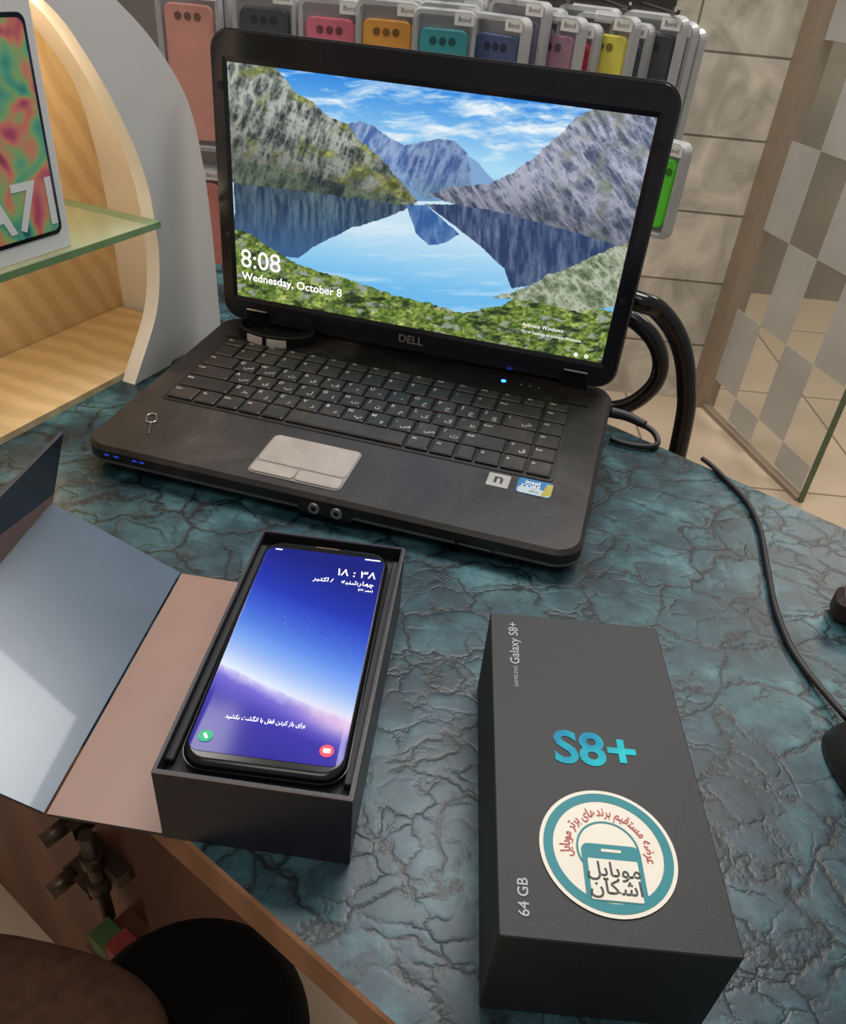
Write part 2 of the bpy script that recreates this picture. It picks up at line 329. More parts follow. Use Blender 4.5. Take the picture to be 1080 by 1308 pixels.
for i in range(4):
    for j in range(-4,10):
        if (i+j)%2==0:
            z1=.769+.222*j
            z0=max(z1-.222,.03)
            if z1<.06: continue
            x0=.012+.123*i;b.box(x0,x0+.123,-.0055,-.0045,z0,z1)
b.obj('frosted_squares',[fr],par)
# ================================================================= table
tb=empty('table')
poly=[(-.62,.554),(.45,-.159),(.62,-.12),(.62,.281),(.236,.590),(-.10,.861),(-.24,.972),(-.62,.972)]
top=table_mat();edge=wood_mat('edge_wood',(142,98,68),(158,112,80),9,.45,(0,0,.98),2)
def inset(P,d):
    out=[];n=len(P)
    for i in range(n):
        a,bb,c=Vector(P[i-1]),Vector(P[i]),Vector(P[(i+1)%n]);e1=(bb-a).normalized();e2=(c-bb).normalized()
        n1=Vector((-e1.y,e1.x));n2=Vector((-e2.y,e2.x));k=(n1+n2).normalized();out.append(tuple(bb+k*d/max(.3,k.dot(n1))))
    return out
b=MB();i1=inset(poly,.0015)
b.rings([[(x,y,-.024) for x,y in poly],[(x,y,-.0015) for x,y in poly],[(x,y,0) for x,y in i1]],[1,1,1,0]);b.obj('table_top',[top,edge],tb)
bw=wood_mat('cabinet_wood',(98,58,42),(120,74,54),3,.5,(0,0,0),2)
b=MB()
a0=Vector((-.60,.1407+.4002+.07));a1=Vector((-.205,.1407+.1367+.07));nn=Vector((.555,.832))*.30
b.add([(a0.x,a0.y,-.75),(a1.x,a1.y,-.75),(a1.x+nn.x,a1.y+nn.y,-.75),(a0.x+nn.x,a0.y+nn.y,-.75),(a0.x,a0.y,-.024),(a1.x,a1.y,-.024),(a1.x+nn.x,a1.y+nn.y,-.024),(a0.x+nn.x,a0.y+nn.y,-.024)],[(0,3,2,1),(4,5,6,7),(0,1,5,4),(1,2,6,5),(2,3,7,6),(3,0,4,7)])
b.box(.40,.42,.05,.35,-.75,-.024)
b.obj('table_support',[bw],tb)
# ================================================================= laptop
lap=empty('laptop',place(-.0768,.456,0,-.2187))
def dusty(name,c0,c1,c2,sc_=9,r0=.3,r1=.55,sp=.14):
    m,nt,bs=newmat(name);N=nt.nodes;Lk=nt.links
    tc=N.new('ShaderNodeTexCoord');no=N.new('ShaderNodeTexNoise');no.inputs['Scale'].default_value=sc_;no.inputs['Detail'].default_value=10;no.inputs['Roughness'].default_value=.68;no.inputs['Distortion'].default_value=.6;Lk.new(tc.outputs['Object'],no.inputs['Vector'])
    fi=N.new('ShaderNodeTexNoise');fi.inputs['Scale'].default_value=420;fi.inputs['Detail'].default_value=2;Lk.new(tc.outputs['Object'],fi.inputs['Vector'])
    rr=ramp(nt,[(.38,lin(c0)),(.56,lin(c1)),(.74,lin(c2))]);Lk.new(no.outputs['Fac'],rr.inputs['Fac'])
    fr_=ramp(nt,[(.60,(0,0,0,1)),(.74,(sp,sp,sp,1))]);Lk.new(fi.outputs['Fac'],fr_.inputs['Fac'])
    mx=N.new('ShaderNodeMixRGB');Lk.new(fr_.outputs[0],mx.inputs[0]);Lk.new(rr.outputs[0],mx.inputs[1]);mx.inputs[2].default_value=lin((128,112,100));Lk.new(mx.outputs[0],bs.inputs['Base Color'])
    r2=ramp(nt,[(.3,(r0,r0,r0,1)),(.7,(r1,r1,r1,1))]);Lk.new(no.outputs['Fac'],r2.inputs['Fac']);Lk.new(r2.outputs[0],bs.inputs['Roughness']);return m
deckm=dusty('dusty_black_deck',(25,22,22),(38,33,31),(74,63,57),8,.32,.55)
silver=mat('silver_plastic',(150,148,146),.35,metal=.5,var=.06)
SL=.05
def dk(y): return .022+SL*y
b=MB()
def o2(i,zf): return [(x,y+.1215,zf(y+.1215)) for x,y in rrect(.376-2*i,.243-2*i,.02-i,8)]
b.rings([o2(.012,lambda y:.003),o2(.004,lambda y:.006),o2(.001,lambda y:.0085),o2(.0,lambda y:.0115),o2(0,lambda y:dk(y)-.003),o2(.003,lambda y:dk(y))],[0,0,0,1,0,0,0])
for x in (-.15,.15):
    for y in (.03,.21): b.cyl(.008,0,.004,0,T((x,y,0)),12)
b.obj('base_shell',[deckm,silver],lap)
D=T((0,0,.022))@RX(math.atan(SL))
b=MB();b.rp(.30,.040,.006,.0001,.0007,0,0,D,0,.2165)
b.rp(.34,.0005,.0001,.0001,.0008,0,0,D,0,.2)
b.obj('control_strip',[dusty('dusty_gloss',(16,15,16),(26,24,24),(60,50,46),12,.2,.4)],lap)
b=MB();b.rp(.3225,.1175,.004,.0001,.0006,0,0,D,-.004,.1365);b.obj('keyboard_bed',[mat('key_bed',(12,11,11),.5)],lap)
keym=dusty('key_plastic',(24,21,20),(38,33,30),(72,61,53),26,.38,.55);legend=mat('key_legend',(190,186,180),.6)
rows=[('f',[1]*16),('n',[1]*13+[2,1]),('q',[1.5]+[1]*12+[1.5,1]),('a',[1.75]+[1]*11+[2.25,1]),('z',[2.25]+[1]*10+[1.75,1,1]),('s',[1.2,1,1,1,1,5,1,1,.8,1,1,1])]
lt={'f':['Esc']+['F%d'%i for i in range(1,13)]+['Pr','Ins','Del'],'n':list('`1234567890-=')+['Back','Hm'],'q':['Tab']+list('QWERTYUIOP[]')+['\\','PU'],'a':['Caps']+list("ASDFGHJKL;'")+['Enter','PD'],'z':['Shift']+list('ZXCVBNM,./')+['Shift','^','End'],'s':['Ctrl','Fn','Win','Alt','','','Alt','Ct','','<','v','>']}
fal='ضصثقفغعهخحجچشسیبلاتنمکگظطزرذدپو'
U=.318/16;y=.193;kb=MB();lg=MB();ki=0
for rn,ws in rows:
    hh=.0135 if rn=='f' else .0198
    x=-.163
    for i,w in enumerate(ws):
        kw=w*U-.0016;kh=hh-.0016;cx=x+w*U/2;cy=y-hh/2
        o=lambda a,z:[(px+cx,py+cy,z) for px,py in rrect(kw-2*a,kh-2*a,.0016,3)]
        kb.rings([o(0,.0006),o(.0002,.0022),o(.0014,.0031)],0,D)
        t=lt[rn][i] if i<len(lt[rn]) else ''
        if t:
            s=.0056 if len(t)==1 else .0034
            lg.text(t,s,0,D@T((cx-kw/2+.0037+(.001 if len(t)>1 else 0),cy+kh*.18,.00318)),bold=.00007)
            if len(t)==1 and rn in 'qaz':
                lg.text(fal[ki%len(fal)],.0068,0,D@T((cx+kw*.18,cy-kh*.16,.00318)),bold=.00003);ki+=1
        x+=w*U
    y-=hh
kb.obj('keys',[keym],lap);lg.obj('key_legends',[legend],lap)
tpm=mat('touchpad_silver',(172,162,154),.38,metal=.3,var=.1,scale=60)
b=MB();b.rp(.0715,.0525,.005,.0001,.0006,0,1,D,-.0215,.0365);b.rp(.069,.0355,.004,.0004,.0011,.0002,0,D,-.0215,.0443)
b.rp(.0342,.0125,.0035,.0004,.0016,.0004,0,D,-.0389,.0178);b.rp(.0342,.0125,.0035,.0004,.0016,.0004,0,D,-.0041,.0178)
b.obj('touchpad',[tpm,silver],lap)
b=MB();b.rp(.0165,.0165,.001,.0001,.0004,0,0,D,.1185,.066);b.text('n',.016,1,D@T((.1185,.0675,.0005)),bold=.0003)
b.rp(.026,.019,.003,.0001,.0004,0,2,D,.1455,.0665);b.rp(.024,.0075,.002,.0004,.0005,0,4,D,.1455,.0612);b.text('intel',.0065,3,D@T((.1435,.0715,.0006)),bold=.0001);b.text('CORE',.0055,3,D@T((.1425,.0662,.0006)),bold=.0001)
b.add([(.151,.057,.0006),(.1584,.060,.0006),(.1584,.074,.0006),(.154,.0735,.0006)],[(0,1,2,3)],5,D)
b.text('vPro',.0038,1,D@T((.1455,.0608,.0006)))
b.obj('palmrest_stickers',[mat('sticker_grey',(160,160,155),.4),black_matte,mat('sticker_blue',(44,118,176),.35),white_m,mat('sticker_pale',(180,195,200),.4),mat('sticker_yellow',(170,160,62),.4)],lap)
led=mat('blue_led',(30,90,255),.4,emit=(40,110,255),es=7);led2=mat('blue_led_dim',(30,50,120),.4,emit=(40,70,220),es=.7)
b=MB();b.cyl(.0022,.0006,.0011,0,D@T((.092,.216,0)),16)
for x in (-.165,-.157,-.142,-.136): b.box(x-.0018,x+.0018,-.0004,.0004,.0155,.0166,1)
b.obj('status_leds',[led,led2],lap)
b=MB()
for i in range(3): b.cyl(.001,.0006,.0009,0,D@T((.108+.008*i,.216,0)),10)
b.box(-.012,.028,-.0008,.002,.007,.0165,1)
for x in (0,.017): b.cyl(.0042,0,.0016,0,T((x,-.0006,.0125))@RX(math.pi/2),20);b.cyl(.002,0,.0018,2,T((x,-.0006,.0125))@RX(math.pi/2),16)
b.box(.103,.131,-.0004,.002,.009,.0125,2);b.box(.105,.129,-.0006,.002,.0105,.0112,0)
b.obj('front_ports',[silver,deckm,black_gloss],lap)
b=MB();b.box(.1875,.1886,.06,.12,.012,.017,0);b.box(.1875,.1884,.14,.155,.013,.019,0);b.box(.1875,.1884,.16,.175,.013,.019,0);b.obj('side_ports',[black_gloss],lap)
b=MB()
for x in (-.152,.152): b.rp(.024,.016,.002,-.006,.020,.001,0,T((x,.2365,.030)));
b.cyl(.0055,-.16,.16,0,T((0,.2385,.037))@RY(math.pi/2),20)
b.obj('hinges',[black_gloss],lap)
LM=T((0,.232,.036))@RX(math.pi/2-.02)
b=MB();W,Hh=.374,.240;cy=.001+Hh/2
def lr(i,z): return [(x,y+cy,z) for x,y in rrect(W-2*i,Hh-2*i,.017-i,8)]
b.rings([lr(.006,-.0125),lr(.001,-.010),lr(0,-.006),lr(0,-.001),lr(.0012,0)],[0]*6,LM,smooth=False)
b.obj('lid_shell',[black_gloss],lap)
b=MB();fo=rrect(.372,.238,.016,8);w2,h2=.344,.1935
inn=rrect(w2,h2,.0004,8);cyi=.024+h2/2
o1=[(x,y+cy,.0004) for x,y in fo];o3=[(x,y+cyi,.0012) for x,y in rrect(w2+.008,h2+.008,.002,8)];o4=[(x,y+cyi,.0002) for x,y in inn]
b.rings([o1,[(x*.997,(y-cy)*.997+cy,.0014) for x,y,z in o1],o3,o4],0,LM,caps=(False,False))
b.text('DELL',.0105,1,LM@T((0,.0125,.0019)),bold=.00025)
for x,v in [(-.178,.2),(-.178,.08),(.178,.2),(.178,.08),(-.09,.229),(.09,.229)]: b.cyl(.003,.0012,.0024,2,LM@T((x,v,0)),16)
b.cyl(.003,.0010,.0017,2,LM@T((0,.229,0)),16)
b.obj('lid_bezel',[mat('bezel_black',(27,27,34),.16,var=.05),silver,black_matte],lap)
scr=colattr_mat('lcd_image',1.0,.25)
art_mesh('display_image',900,506,w2,h2,landscape(900,506),[scr],lap,LM@T((0,.024,.0003)))
wt=mat('screen_white',(255,255,255),.5,emit=(255,255,255),es=1.0)
b=MB()
def lt_(t,x,v,s,ax='LEFT',bold=0): b.text(t,s,0,LM@T((x,v,.0007)),ax,bold)
lt_('8:08',-.1675,.0595,.0235);lt_('Wednesday, October 8',-.1665,.0435,.0103,bold=.0001)
lt_('Activate Windows',.0985,.046,.0048);lt_('Go to Settings to activate Windows.',.0985,.040,.0036)
b.ring(.0005,.0018,.0007,0,LM@T((.149,.0275,0)),16);b.ring(.0008,.0018,.0007,0,LM@T((.158,.0275,0)),16)
b.obj('display_text',[wt],lap)
# ================================================================= wristband on laptop
wb=empty('wristband',lap.matrix_world@D@T((-.126,.217,.001)))
b=MB()
def band(a0,a1,r0,r1,z0,z1,mi,nn=72):
    vs=[];fs=[]
    for i in range(nn+1):
        a=a0+(a1-a0)*i/nn;ca,sa=math.cos(a),math.sin(a)*.58
        vs+=[(r0*ca,r0*sa,z0),(r1*ca,r1*sa,z0),(r1*ca,r1*sa,z1),(r0*ca,r0*sa,z1)]
    for i in range(nn):
        for k in range(4): fs.append((4*i+k,4*i+(k+1)%4,4*i+4+(k+1)%4,4*i+4+k))
    fs+=[(0,3,2,1),(4*nn,4*nn+1,4*nn+2,4*nn+3)];b.add(vs,fs,mi,None,False)
band(0,2*math.pi,.034,.0375,0,.009,0);band(math.radians(-122),math.radians(-62),.0335,.0392,-.0002,.0068,1,20);band(math.radians(-96),math.radians(-90),.033,.0396,-.0003,.0072,0,6)
b.obj('band',[mat('black_rubber',(10,10,11),.4),mat('band_clasp',(215,210,204),.35,metal=.3)],wb)
st=empty('sim_eject_tool',lap.matrix_world@D@T((-.155,.047,.0006))@RZ(.45))
b=MB();b.tube([(x,y,.0006) for x,y in rrect(.0075,.013,.0035,4)],.0006,0,8,closed=True,sub=2);b.tube([(0,-.0065,.0006),(0,-.014,.0006),(0,-.022,.0006)],.00045,0,8)
b.obj('tool',[chrome],st)
# ================================================================= phone box (closed lid)
bx=empty('phone_box_lid',place(.0855,.2306,0,.0039))
bw_,bl_,bh_=.0885,.1704,.0567
b=MB();b.rp(bw_,bl_,.0012,0,bh_,.0005,0,n=3);b.obj('carton',[dark_paper],bx)
teal,nt,bs=newmat('teal_foil');tc=nt.nodes.new('ShaderNodeTexCoord');no=nt.nodes.new('ShaderNodeTexNoise');no.inputs['Scale'].default_value=45;nt.links.new(tc.outputs['Object'],no.inputs['Vector'])
rr=ramp(nt,[(.35,lin((0,130,170))),(.5,lin((4,170,190))),(.65,lin((20,196,204)))]);nt.links.new(no.outputs['Fac'],rr.inputs['Fac']);nt.links.new(rr.outputs[0],bs.inputs['Base Color']);bs.inputs['Roughness'].default_value=.5;bs.inputs['Specular IOR Level'].default_value=.2
b=MB();b.text('S8+',.0245,0,T((.0012,0,bh_+.0003)),bold=.0006)
b.obj('title_print',[teal],bx)
b=MB();Z=bh_+.0003
b.text('Galaxy S8+',.0066,0,T((-.0325,.0635,Z))@RZ(math.pi/2),bold=.00006);b.text('SAMSUNG',.0027,0,T((-.0325,.0405,Z))@RZ(math.pi/2),'CENTER',sx=1.1)
b.text('64 GB',.0058,1,T((-.0345,-.070,Z))@RZ(math.pi/2),bold=.00008)
b.obj('side_print',[grey_print,grey_print],bx)
S=T((0,-.048,Z));tl=mat('sticker_teal',(20,128,138),.45,var=.04,spec=.3);cream=mat('sticker_cream',(226,220,204),.45,var=.03);red=mat('sticker_red',(180,34,44),.5,var=.03)
b=MB();b.cyl(.0272,0,.0003,0,S,64);z=.0005
b.ring(.0218,.0256,z,1,S);b.ring(.0118,.0126,z,1,S,a0=-.5,a1=math.pi+.5)
b.rp(.0235,.0235,.003,.0004,.0006,0,1,S,.001,-.0095);b.rp(.0195,.0165,.0005,.0006,.0008,0,0,S,.001,-.0125);b.rp(.008,.0012,.0005,.0006,.0008,0,0,S,.001,-.0005)
b.text(fa('موبایل'),.0082,2,S@T((.001,-.0088,.001)),bold=.00008);b.text(fa('اشکان'),.0082,2,S@T((.001,-.0158,.001)),bold=.00008)
b.text(fa('عرضه مستقیم برندهای برتر موبایل'),.0058,3,S@T((0,0,.0006)),bold=.00004,bend=.0168,sx=.78)
b.obj('round_sticker',[cream,tl,black_matte,red],bx)
# ================================================================= open box with phone
ob=empty('open_phone_box',place(-.0563,.2892,0,-.0509))
w_,l_,h_=.0868,.1749,.0482;t_=.0022
inn_m=mat('box_inner_black',(18,18,21),.6,bump=.2);rim=mat('box_rim',(150,135,128),.6)
ext=mat('box_navy_card',(27,27,42),.4,var=.15,scale=500,bump=.15)
b=MB();oo=lambda i,z:[(x,y,z) for x,y in rrect(w_-2*i,l_-2*i,.0006,2)]
b.rings([oo(0,.0),oo(0,h_-.0006),oo(.0004,h_),oo(t_-.0003,h_),oo(t_,h_-.0006),oo(t_,.039)],[0,0,2,0,0,1,1]);b.obj('tray_walls',[ext,inn_m,rim],ob)
b=MB();b.rp(w_-2*t_-.001,l_-2*t_-.001,.0006,.030,.0402,.0003,0)
b.rp(.004,.155,.001,.0402,.0445,.0005,0,None,-.0400+.0004,0);b.rp(.004,.155,.001,.0402,.0445,.0005,0,None,.0396,0)
b.obj('insert',[inn_m],ob)
rose=mat('cover_inner_rose',(152,120,106),.42,var=.08,scale=20);bluem=mat('cover_inner_blue',(90,106,122),.25,var=.06,scale=25,coat=.25)
OM=ob.matrix_world.inverted()
def Pw(x,y,z): return tuple(OM@Vector((x,y,z)))
A=Vector((-.150,.3835,.0012));B=Vector((-.159,.2085,.0012));A0=Vector((-.0958,.3787,.0012));B0=Vector((-.1045,.2045,.0012))
E1=Vector((-.2266,.3875,.0455));E2=Vector((-.2356,.2125,.0455));G1=Vector((-.211,.388,.0965));G2=Vector((-.220,.213,.0965))
def panel(bb,P4,mi,t=.0022,mo=1):
    P4=[Vector(q) for q in P4];nrm=(P4[1]-P4[0]).cross(P4[3]-P4[0]).normalized()
    inner_side=Vector((-.05,.28,.5))   # middle of the space the cover folds around
    if nrm.dot(inner_side-P4[0])<0: nrm=-nrm;P4=[P4[0],P4[3],P4[2],P4[1]]
    lo=[q-nrm*t for q in P4];vs=[Pw(*q) for q in lo+P4]
    bb.add(vs,[(4,5,6,7)],mi);bb.add(vs,[(0,3,2,1),(0,1,5,4),(1,2,6,5),(2,3,7,6),(3,0,4,7)],mo)
lift=Vector((0,0,.0012))
b=MB();panel(b,[B0+lift,A0+lift,A+lift,B+lift],0,.002);panel(b,[B+lift+(E2-B)*.015,A+lift+(E1-A)*.015,E1,E2],2,.002)
K=lambda a,c,t:a+(c-a)*t
panel(b,[E2+(G2-E2)*.02,E1+(G1-E1)*.02,K(E1,G1,.14),K(E2,G2,1.0)],0,.002);panel(b,[K(E2,G2,1.0),K(E1,G1,.14),G1,K(E2,G2,1.01)],3,.002)
b.obj('cover_flaps',[rose,ext,bluem,mat('flap_dark',(38,44,54),.35)],ob)
ph=empty('smartphone',place(-.0562,.289,.0403,-.0336))
b=MB();rs=[];pw,pl,pt=.0734,.1595,.0083
for k in range(9):
    a=-math.pi/2+math.pi*k/8;i=.0035*(1-math.cos(a));rs.append([(x,y,pt/2+pt/2*math.sin(a)) for x,y in rrect(pw-2*i,pl-2*i,.0115-i,8)])
b.rings(rs,0,None,smooth=True)
b.rings([[(x,y,pt/2-.0004) for x,y in rrect(pw+.0006,pl+.0006,.0118,8)],[(x,y,pt/2+.0004) for x,y in rrect(pw+.0006,pl+.0006,.0118,8)]],1)
b.obj('body',[black_gloss,mat('phone_frame',(60,62,68),.25,metal=.8)],ph)
nx,ny=170,350;rgb=phone_art(nx,ny)
so=art_mesh('screen_image',nx,ny,.0690,.1455,rgb,[colattr_mat('oled_image',1.0,.1)],ph,T((0,-.0733,pt+.0002)))
me=so.data
for v in me.vertices:
    x,y=v.co.x,v.co.y-.07275;rx,ry=.0345-.006,.07275-.006
    if abs(x)>rx and abs(y)>ry:
        dx_,dy_=abs(x)-rx,abs(y)-ry;m_=max(dx_,dy_);d_=math.hypot(dx_,dy_)
        if d_>0:
            k=m_/d_;x=math.copysign(rx+dx_*k,x);y=math.copysign(ry+dy_*k,y)
    v.co.x=x;v.co.y=y+.07275
    e=max(0,abs(x)-.0315);v.co.z=-e*e*40
b=MB();ZZ=pt+.0006
b.text('۱۸ : ۳۸',.0080,0,T((.0315,.0560,ZZ)),'RIGHT',.00003);b.text(fa('چهارشنبه'),.0050,0,T((.0315,.0483,ZZ)),'RIGHT');b.text('۸',.0052,0,T((.0098,.0483,ZZ)),'RIGHT');b.text(fa('اکتبر'),.0050,0,T((.0060,.0483,ZZ)),'RIGHT')
b.text('(۱۷ '+fa('مهر')+')',.0026,0,T((.0315,.0432,ZZ)),'RIGHT')
b.text(fa('برای باز کردن قفل با انگشت بکشید'),.0034,0,T((-.004,-.0535,ZZ)),sx=.78)
b.rp(.004,.0008,.0003,pt+.0001,pt+.0003,0,0,None,-.0325+.005,.0705);b.rp(.009,.0008,.0003,pt+.0001,pt+.0003,0,0,None,.0275,.0705)
b.obj('screen_text',[wt],ph)
b=MB();b.cyl(.0032,0,.0003,0,T((-.0278,-.0655,pt+.0003)),24);b.cyl(.0032,0,.0003,1,T((.0265,-.0655,pt+.0003)),24)
b.rp(.0032,.0022,.0005,.0006,.0007,0,2,T((.0265,-.0655,pt)));b.rp(.0012,.003,.0004,.0006,.0007,0,2,T((-.0278,-.0655,pt))@RZ(.6))
b.obj('app_icons',[mat('icon_green',(20,150,100),.5,emit=(20,150,100),es=.7),mat('icon_red',(225,50,70),.5,emit=(225,50,70),es=.8),wt],ph)
b=MB();b.rp(.014,.0012,.0005,pt,pt+.0002,0,0,None,0,.0765);b.cyl(.0012,pt,pt+.0002,1,T((.011,.0765,0)),12);b.obj('earpiece',[mat('earpiece_bronze',(90,60,45),.4),mat('lens_blue',(20,25,45),.1)],ph)
# ================================================================= mouse + cable + plug
ms=empty('computer_mouse',place(.266,.262,0,.35))
b=MB();rs=[]
for k in range(10):
    t=k/9;zz=.034*t;sc_=math.sqrt(max(0,1-t**2.6))*.9+.1*(1-t)
    rs.append([(x*sc_,y*sc_-.004*t,zz) for x,y in [( .031*math.copysign(abs(math.cos(a))**.8,math.cos(a)),.053*math.copysign(abs(math.sin(a))**.85,math.sin(a))) for a in [2*math.pi*i/40 for i in range(40)]]])
b.rings(rs,0,None,smooth=True);b.cyl(.006,-.003,.003,1,T((0,.022,.030))@RY(math.pi/2),20);b.obj('mouse_body',[mat('mouse_plastic',(36,33,33),.35),black_gloss],ms)
MI=ms.matrix_world.inverted()
b=MB();pts=[(.250,.312,.006),(.246,.330,.004),(.241,.352,.0025),(.238,.375,.0025),(.240,.41,.0025),(.248,.455,.0025),(.256,.50,.0025),(.256,.535,.0025),(.248,.565,.0025),(.240,.588,.0025),(.235,.598,.0022)]
b.tube([tuple(MI@Vector(q)) for q in pts],.0021,0,10);b.obj('mouse_cable',[black_matte],ms)
pl=empty('power_cable',place(.300,.402,0,1.2))
b=MB();b.rp(.022,.05,.006,0,.020,.004,0);b.tube([(0,-.024,.010),(0,-.05,.006),(.02,-.09,.004),(.06,-.13,.004),(.12,-.15,.004)],.003,0,10);b.obj('plug',[mat('dark_brown_rubber',(48,36,32),.5)],pl)
ac=empty('laptop_power_cord',lap.matrix_world.copy())
b=MB();b.tube([(.189,.236,.014),(.205,.236,.013),(.222,.232,.010)],lambda t:.0052-.0014*t,0,12)
b.tube([(.219,.233,.010),(.230,.228,.007),(.235,.218,.0035),(.231,.208,.0035),(.218,.203,.0035),(.204,.203,.0035),(.194,.206,.0035)],.0026,0,10)
b.tube([(-.19,.21,.012),(-.205,.205,.006),(-.215,.18,.0035),(-.20,.16,.0035),(-.205,.13,.0035)],.0022,0,10)
b.obj('cord',[black_matte],ac)
# ================================================================= display stand on the left
sd=empty('curved_display_stand',place(-.267,.642,0,math.atan2(.933,.361)))
def resample(P,n):
    P=np.array(catmull(P,8));d=np.r_[0,np.cumsum(np.linalg.norm(np.diff(P,axis=0),axis=1))];t=np.linspace(0,d[-1],n);return np.stack([np.interp(t,d,P[:,0]),np.interp(t,d,P[:,1])],1)
outer=resample([(-.17,.375),(-.10,.362),(-.03,.328),(.030,.291),(.067,.261),(.099,.219),(.112,.170),(.118,.115),(.121,.0257),(.121,0)],60)
inner=resample([(-.17,.335),(-.10,.322),(-.040,.293),(-.009,.260),(.021,.210),(.038,.165),(.042,.128),(.042,.098),(.031,.055),(-.003,.0067),(-.008,.0)],60)
whitep=mat('white_lacquer',(222,218,212),.4,var=.04,scale=6)
b=MB()
for sgn in (1,-1):
    q=lambda P,y:[((x if sgn>0 else -.34-x),y,z) for x,z in P]
    for y0 in (0,.014):
        vs=q(outer,y0)+q(inner,y0);b.add(vs,[(i,i+1,60+i+1,60+i) for i in range(59)],0)
    for P in (outer,inner):
        vs=q(P,0)+q(P,.014);b.add(vs,[(i,i+1,60+i+1,60+i) for i in range(59)],0,smooth=True)
    vs=q(outer,.014)+q(outer,.126);b.add(vs,[(i,i+1,60+i+1,60+i) for i in range(59)],0,smooth=True)
b.obj('arched_front',[whitep],sd)
warmw=wood_mat('honey_wood',(200,172,130),(214,188,146),14,.4,(math.pi/2,0,.5),4)
b=MB();vs=[((x),.125,z) for x,z in outer]+[(-.34-x,.125,z) for x,z in outer[::-1]];b.add(vs,[tuple(range(len(vs)))],0)
b.box(-.455,.115,.015,.124,0,.006,0);b.obj('wood_back',[warmw],sd)
gs=mat('shelf_glass',(170,200,175),.06,var=.03);gs.node_tree.nodes['Principled BSDF'].inputs['Alpha'].default_value=.35
b=MB();b.box(-.382,.041,-.006,.118,.1290,.1345,0);b.box(-.382,.041,-.0068,-.006,.1290,.1345,1);b.box(.041,.0416,-.0065,.118,.1290,.1345,1);b.obj('glass_shelf',[gs,mat('shelf_edge_green',(120,150,105),.15)],sd)
ab=empty('boxed_phone_on_shelf',sd.matrix_world@T((-.0895,.016,.1347)))
b=MB();b.rp(.078,.03,.001,0,.165,.0005,0,n=2)
b.obj('carton',[mat('white_card',(226,224,220),.5,var=.02)],ab)
cm,nt,bs=newmat('rainbow_swirl');N=nt.nodes;Lk=nt.links
tc=N.new('ShaderNodeTexCoord');no=N.new('ShaderNodeTexNoise');no.inputs['Scale'].default_value=24;no.inputs['Detail'].default_value=1;no.inputs['Distortion'].default_value=1.6;Lk.new(tc.outputs['Object'],no.inputs['Vector'])
rr=ramp(nt,[(.28,lin((40,110,110))),(.38,lin((90,180,150))),(.46,lin((150,195,120))),(.53,lin((235,140,110))),(.62,lin((200,80,110))),(.72,lin((110,40,60)))]);Lk.new(no.outputs['Fac'],rr.inputs['Fac']);Lk.new(rr.outputs[0],bs.inputs['Base Color']);bs.inputs['Roughness'].default_value=.35
b=MB();FM_=T((0,-.0151,.012))@RX(math.pi/2);b.rp(.064,.140,.006,0,.0004,0,0,FM_,0,.070);b.rp(.059,.134,.005,.0004,.0006,0,1,FM_,0,.070)
b.text('A71',.046,2,FM_@T((-.001,.022,.0009)),bold=.0006);b.obj('cover_print',[black_gloss,cm,white_m],ab)
# ================================================================= hanging phone cases
rk=empty('hanging_phone_case_rack')
b=MB();b.box(-.62,.30,1.42,1.44,-.75,.62,0)
for z in np.arange(-.6,.6,.15): b.box(-.62,.30,1.413,1.42,z,z+.012,1)
b.obj('slat_panel',[mat('slat_grey',(120,116,112),.5,var=.06,scale=4),mat('slat_groove',(70,68,66),.4,metal=.6)],rk)
clear=mat('blister_plastic',(205,207,207),.12,var=.05);clear.node_tree.nodes['Principled BSDF'].inputs['Alpha'].default_value=.6
tray=mat('blister_backing',(165,165,168),.3,var=.1,scale=8)
def package(name,x,y,ztop,yaw,c,w=.086,hgt=.20):
    M=place(x,y,ztop,yaw)@RX(math.pi/2)
    b=MB();b.rp(w,hgt,.012,-.010,-.008,0,0,M,0,-hgt/2)
    o=lambda i,z:[(px,py-hgt/2,z) for px,py in rrect(w-2*i,hgt-2*i,.012-i*.8,5)]
    b.rings([o(0,-.008),o(.002,.006),o(.007,.006),o(.009,-.006)],1,M,caps=(False,False))
    cw,chh=w-.022,hgt-.036
    b.rp(cw,chh,.010,-.008,.002,.002,2,M,0,-hgt/2-.004)
    for k in (-1,0,1): b.cyl(.0048,.002,.0026,3,M@T((-.001+k*.0125,-.036,0)),16)
    b.rp(.026,.013,.001,.0062,.0068,0,4,M,w/2-.018,-.010);b.text('Bond',.008,3,M@T((w/2-.018,-.010,.0070)))
    b.obj(name,[tray,clear,mat('case_'+name,c,.4,var=.04),mat('cam_hole',tuple(int(v*.55) for v in c),.4),white_m],rk)
Y=1.2;zt=.280
front=[(-.368,(232,166,152)),(-.268,(66,78,82)),(-.182,(236,124,144)),(-.108,(240,170,80)),(-.034,(74,170,178))]
for i,(x,c) in enumerate(front):
    package('case_front_%d'%i,x,Y,zt+.004*(i%2),.05,c)
    for k in range(1,4): package('case_front_%d_%d'%(i,k),x+.005*k,Y+.028*k,zt+.006*k,.05,c)
side=[(.036,(76,92,132)),(.060,(128,124,150)),(.082,(186,160,196)),(.106,(170,130,152)),(.128,(224,72,86)),(.150,(130,130,134)),(.172,(236,226,96)),(.194,(100,106,114)),(.213,(118,120,124)),(.231,(66,70,76)),(.248,(140,140,144)),(.262,(90,92,96))]
for i,(x,c) in enumerate(side): package('case_side_%d'%i,x,Y+.012*(i%3),zt+.006*((i*7)%4),-.62,c,.09,.225)
package('case_pink_low',-.375,Y,.06,.05,(225,150,140));package('case_green',.262,1.1,.17,-.75,(100,220,60),.062,.12)
b=MB()
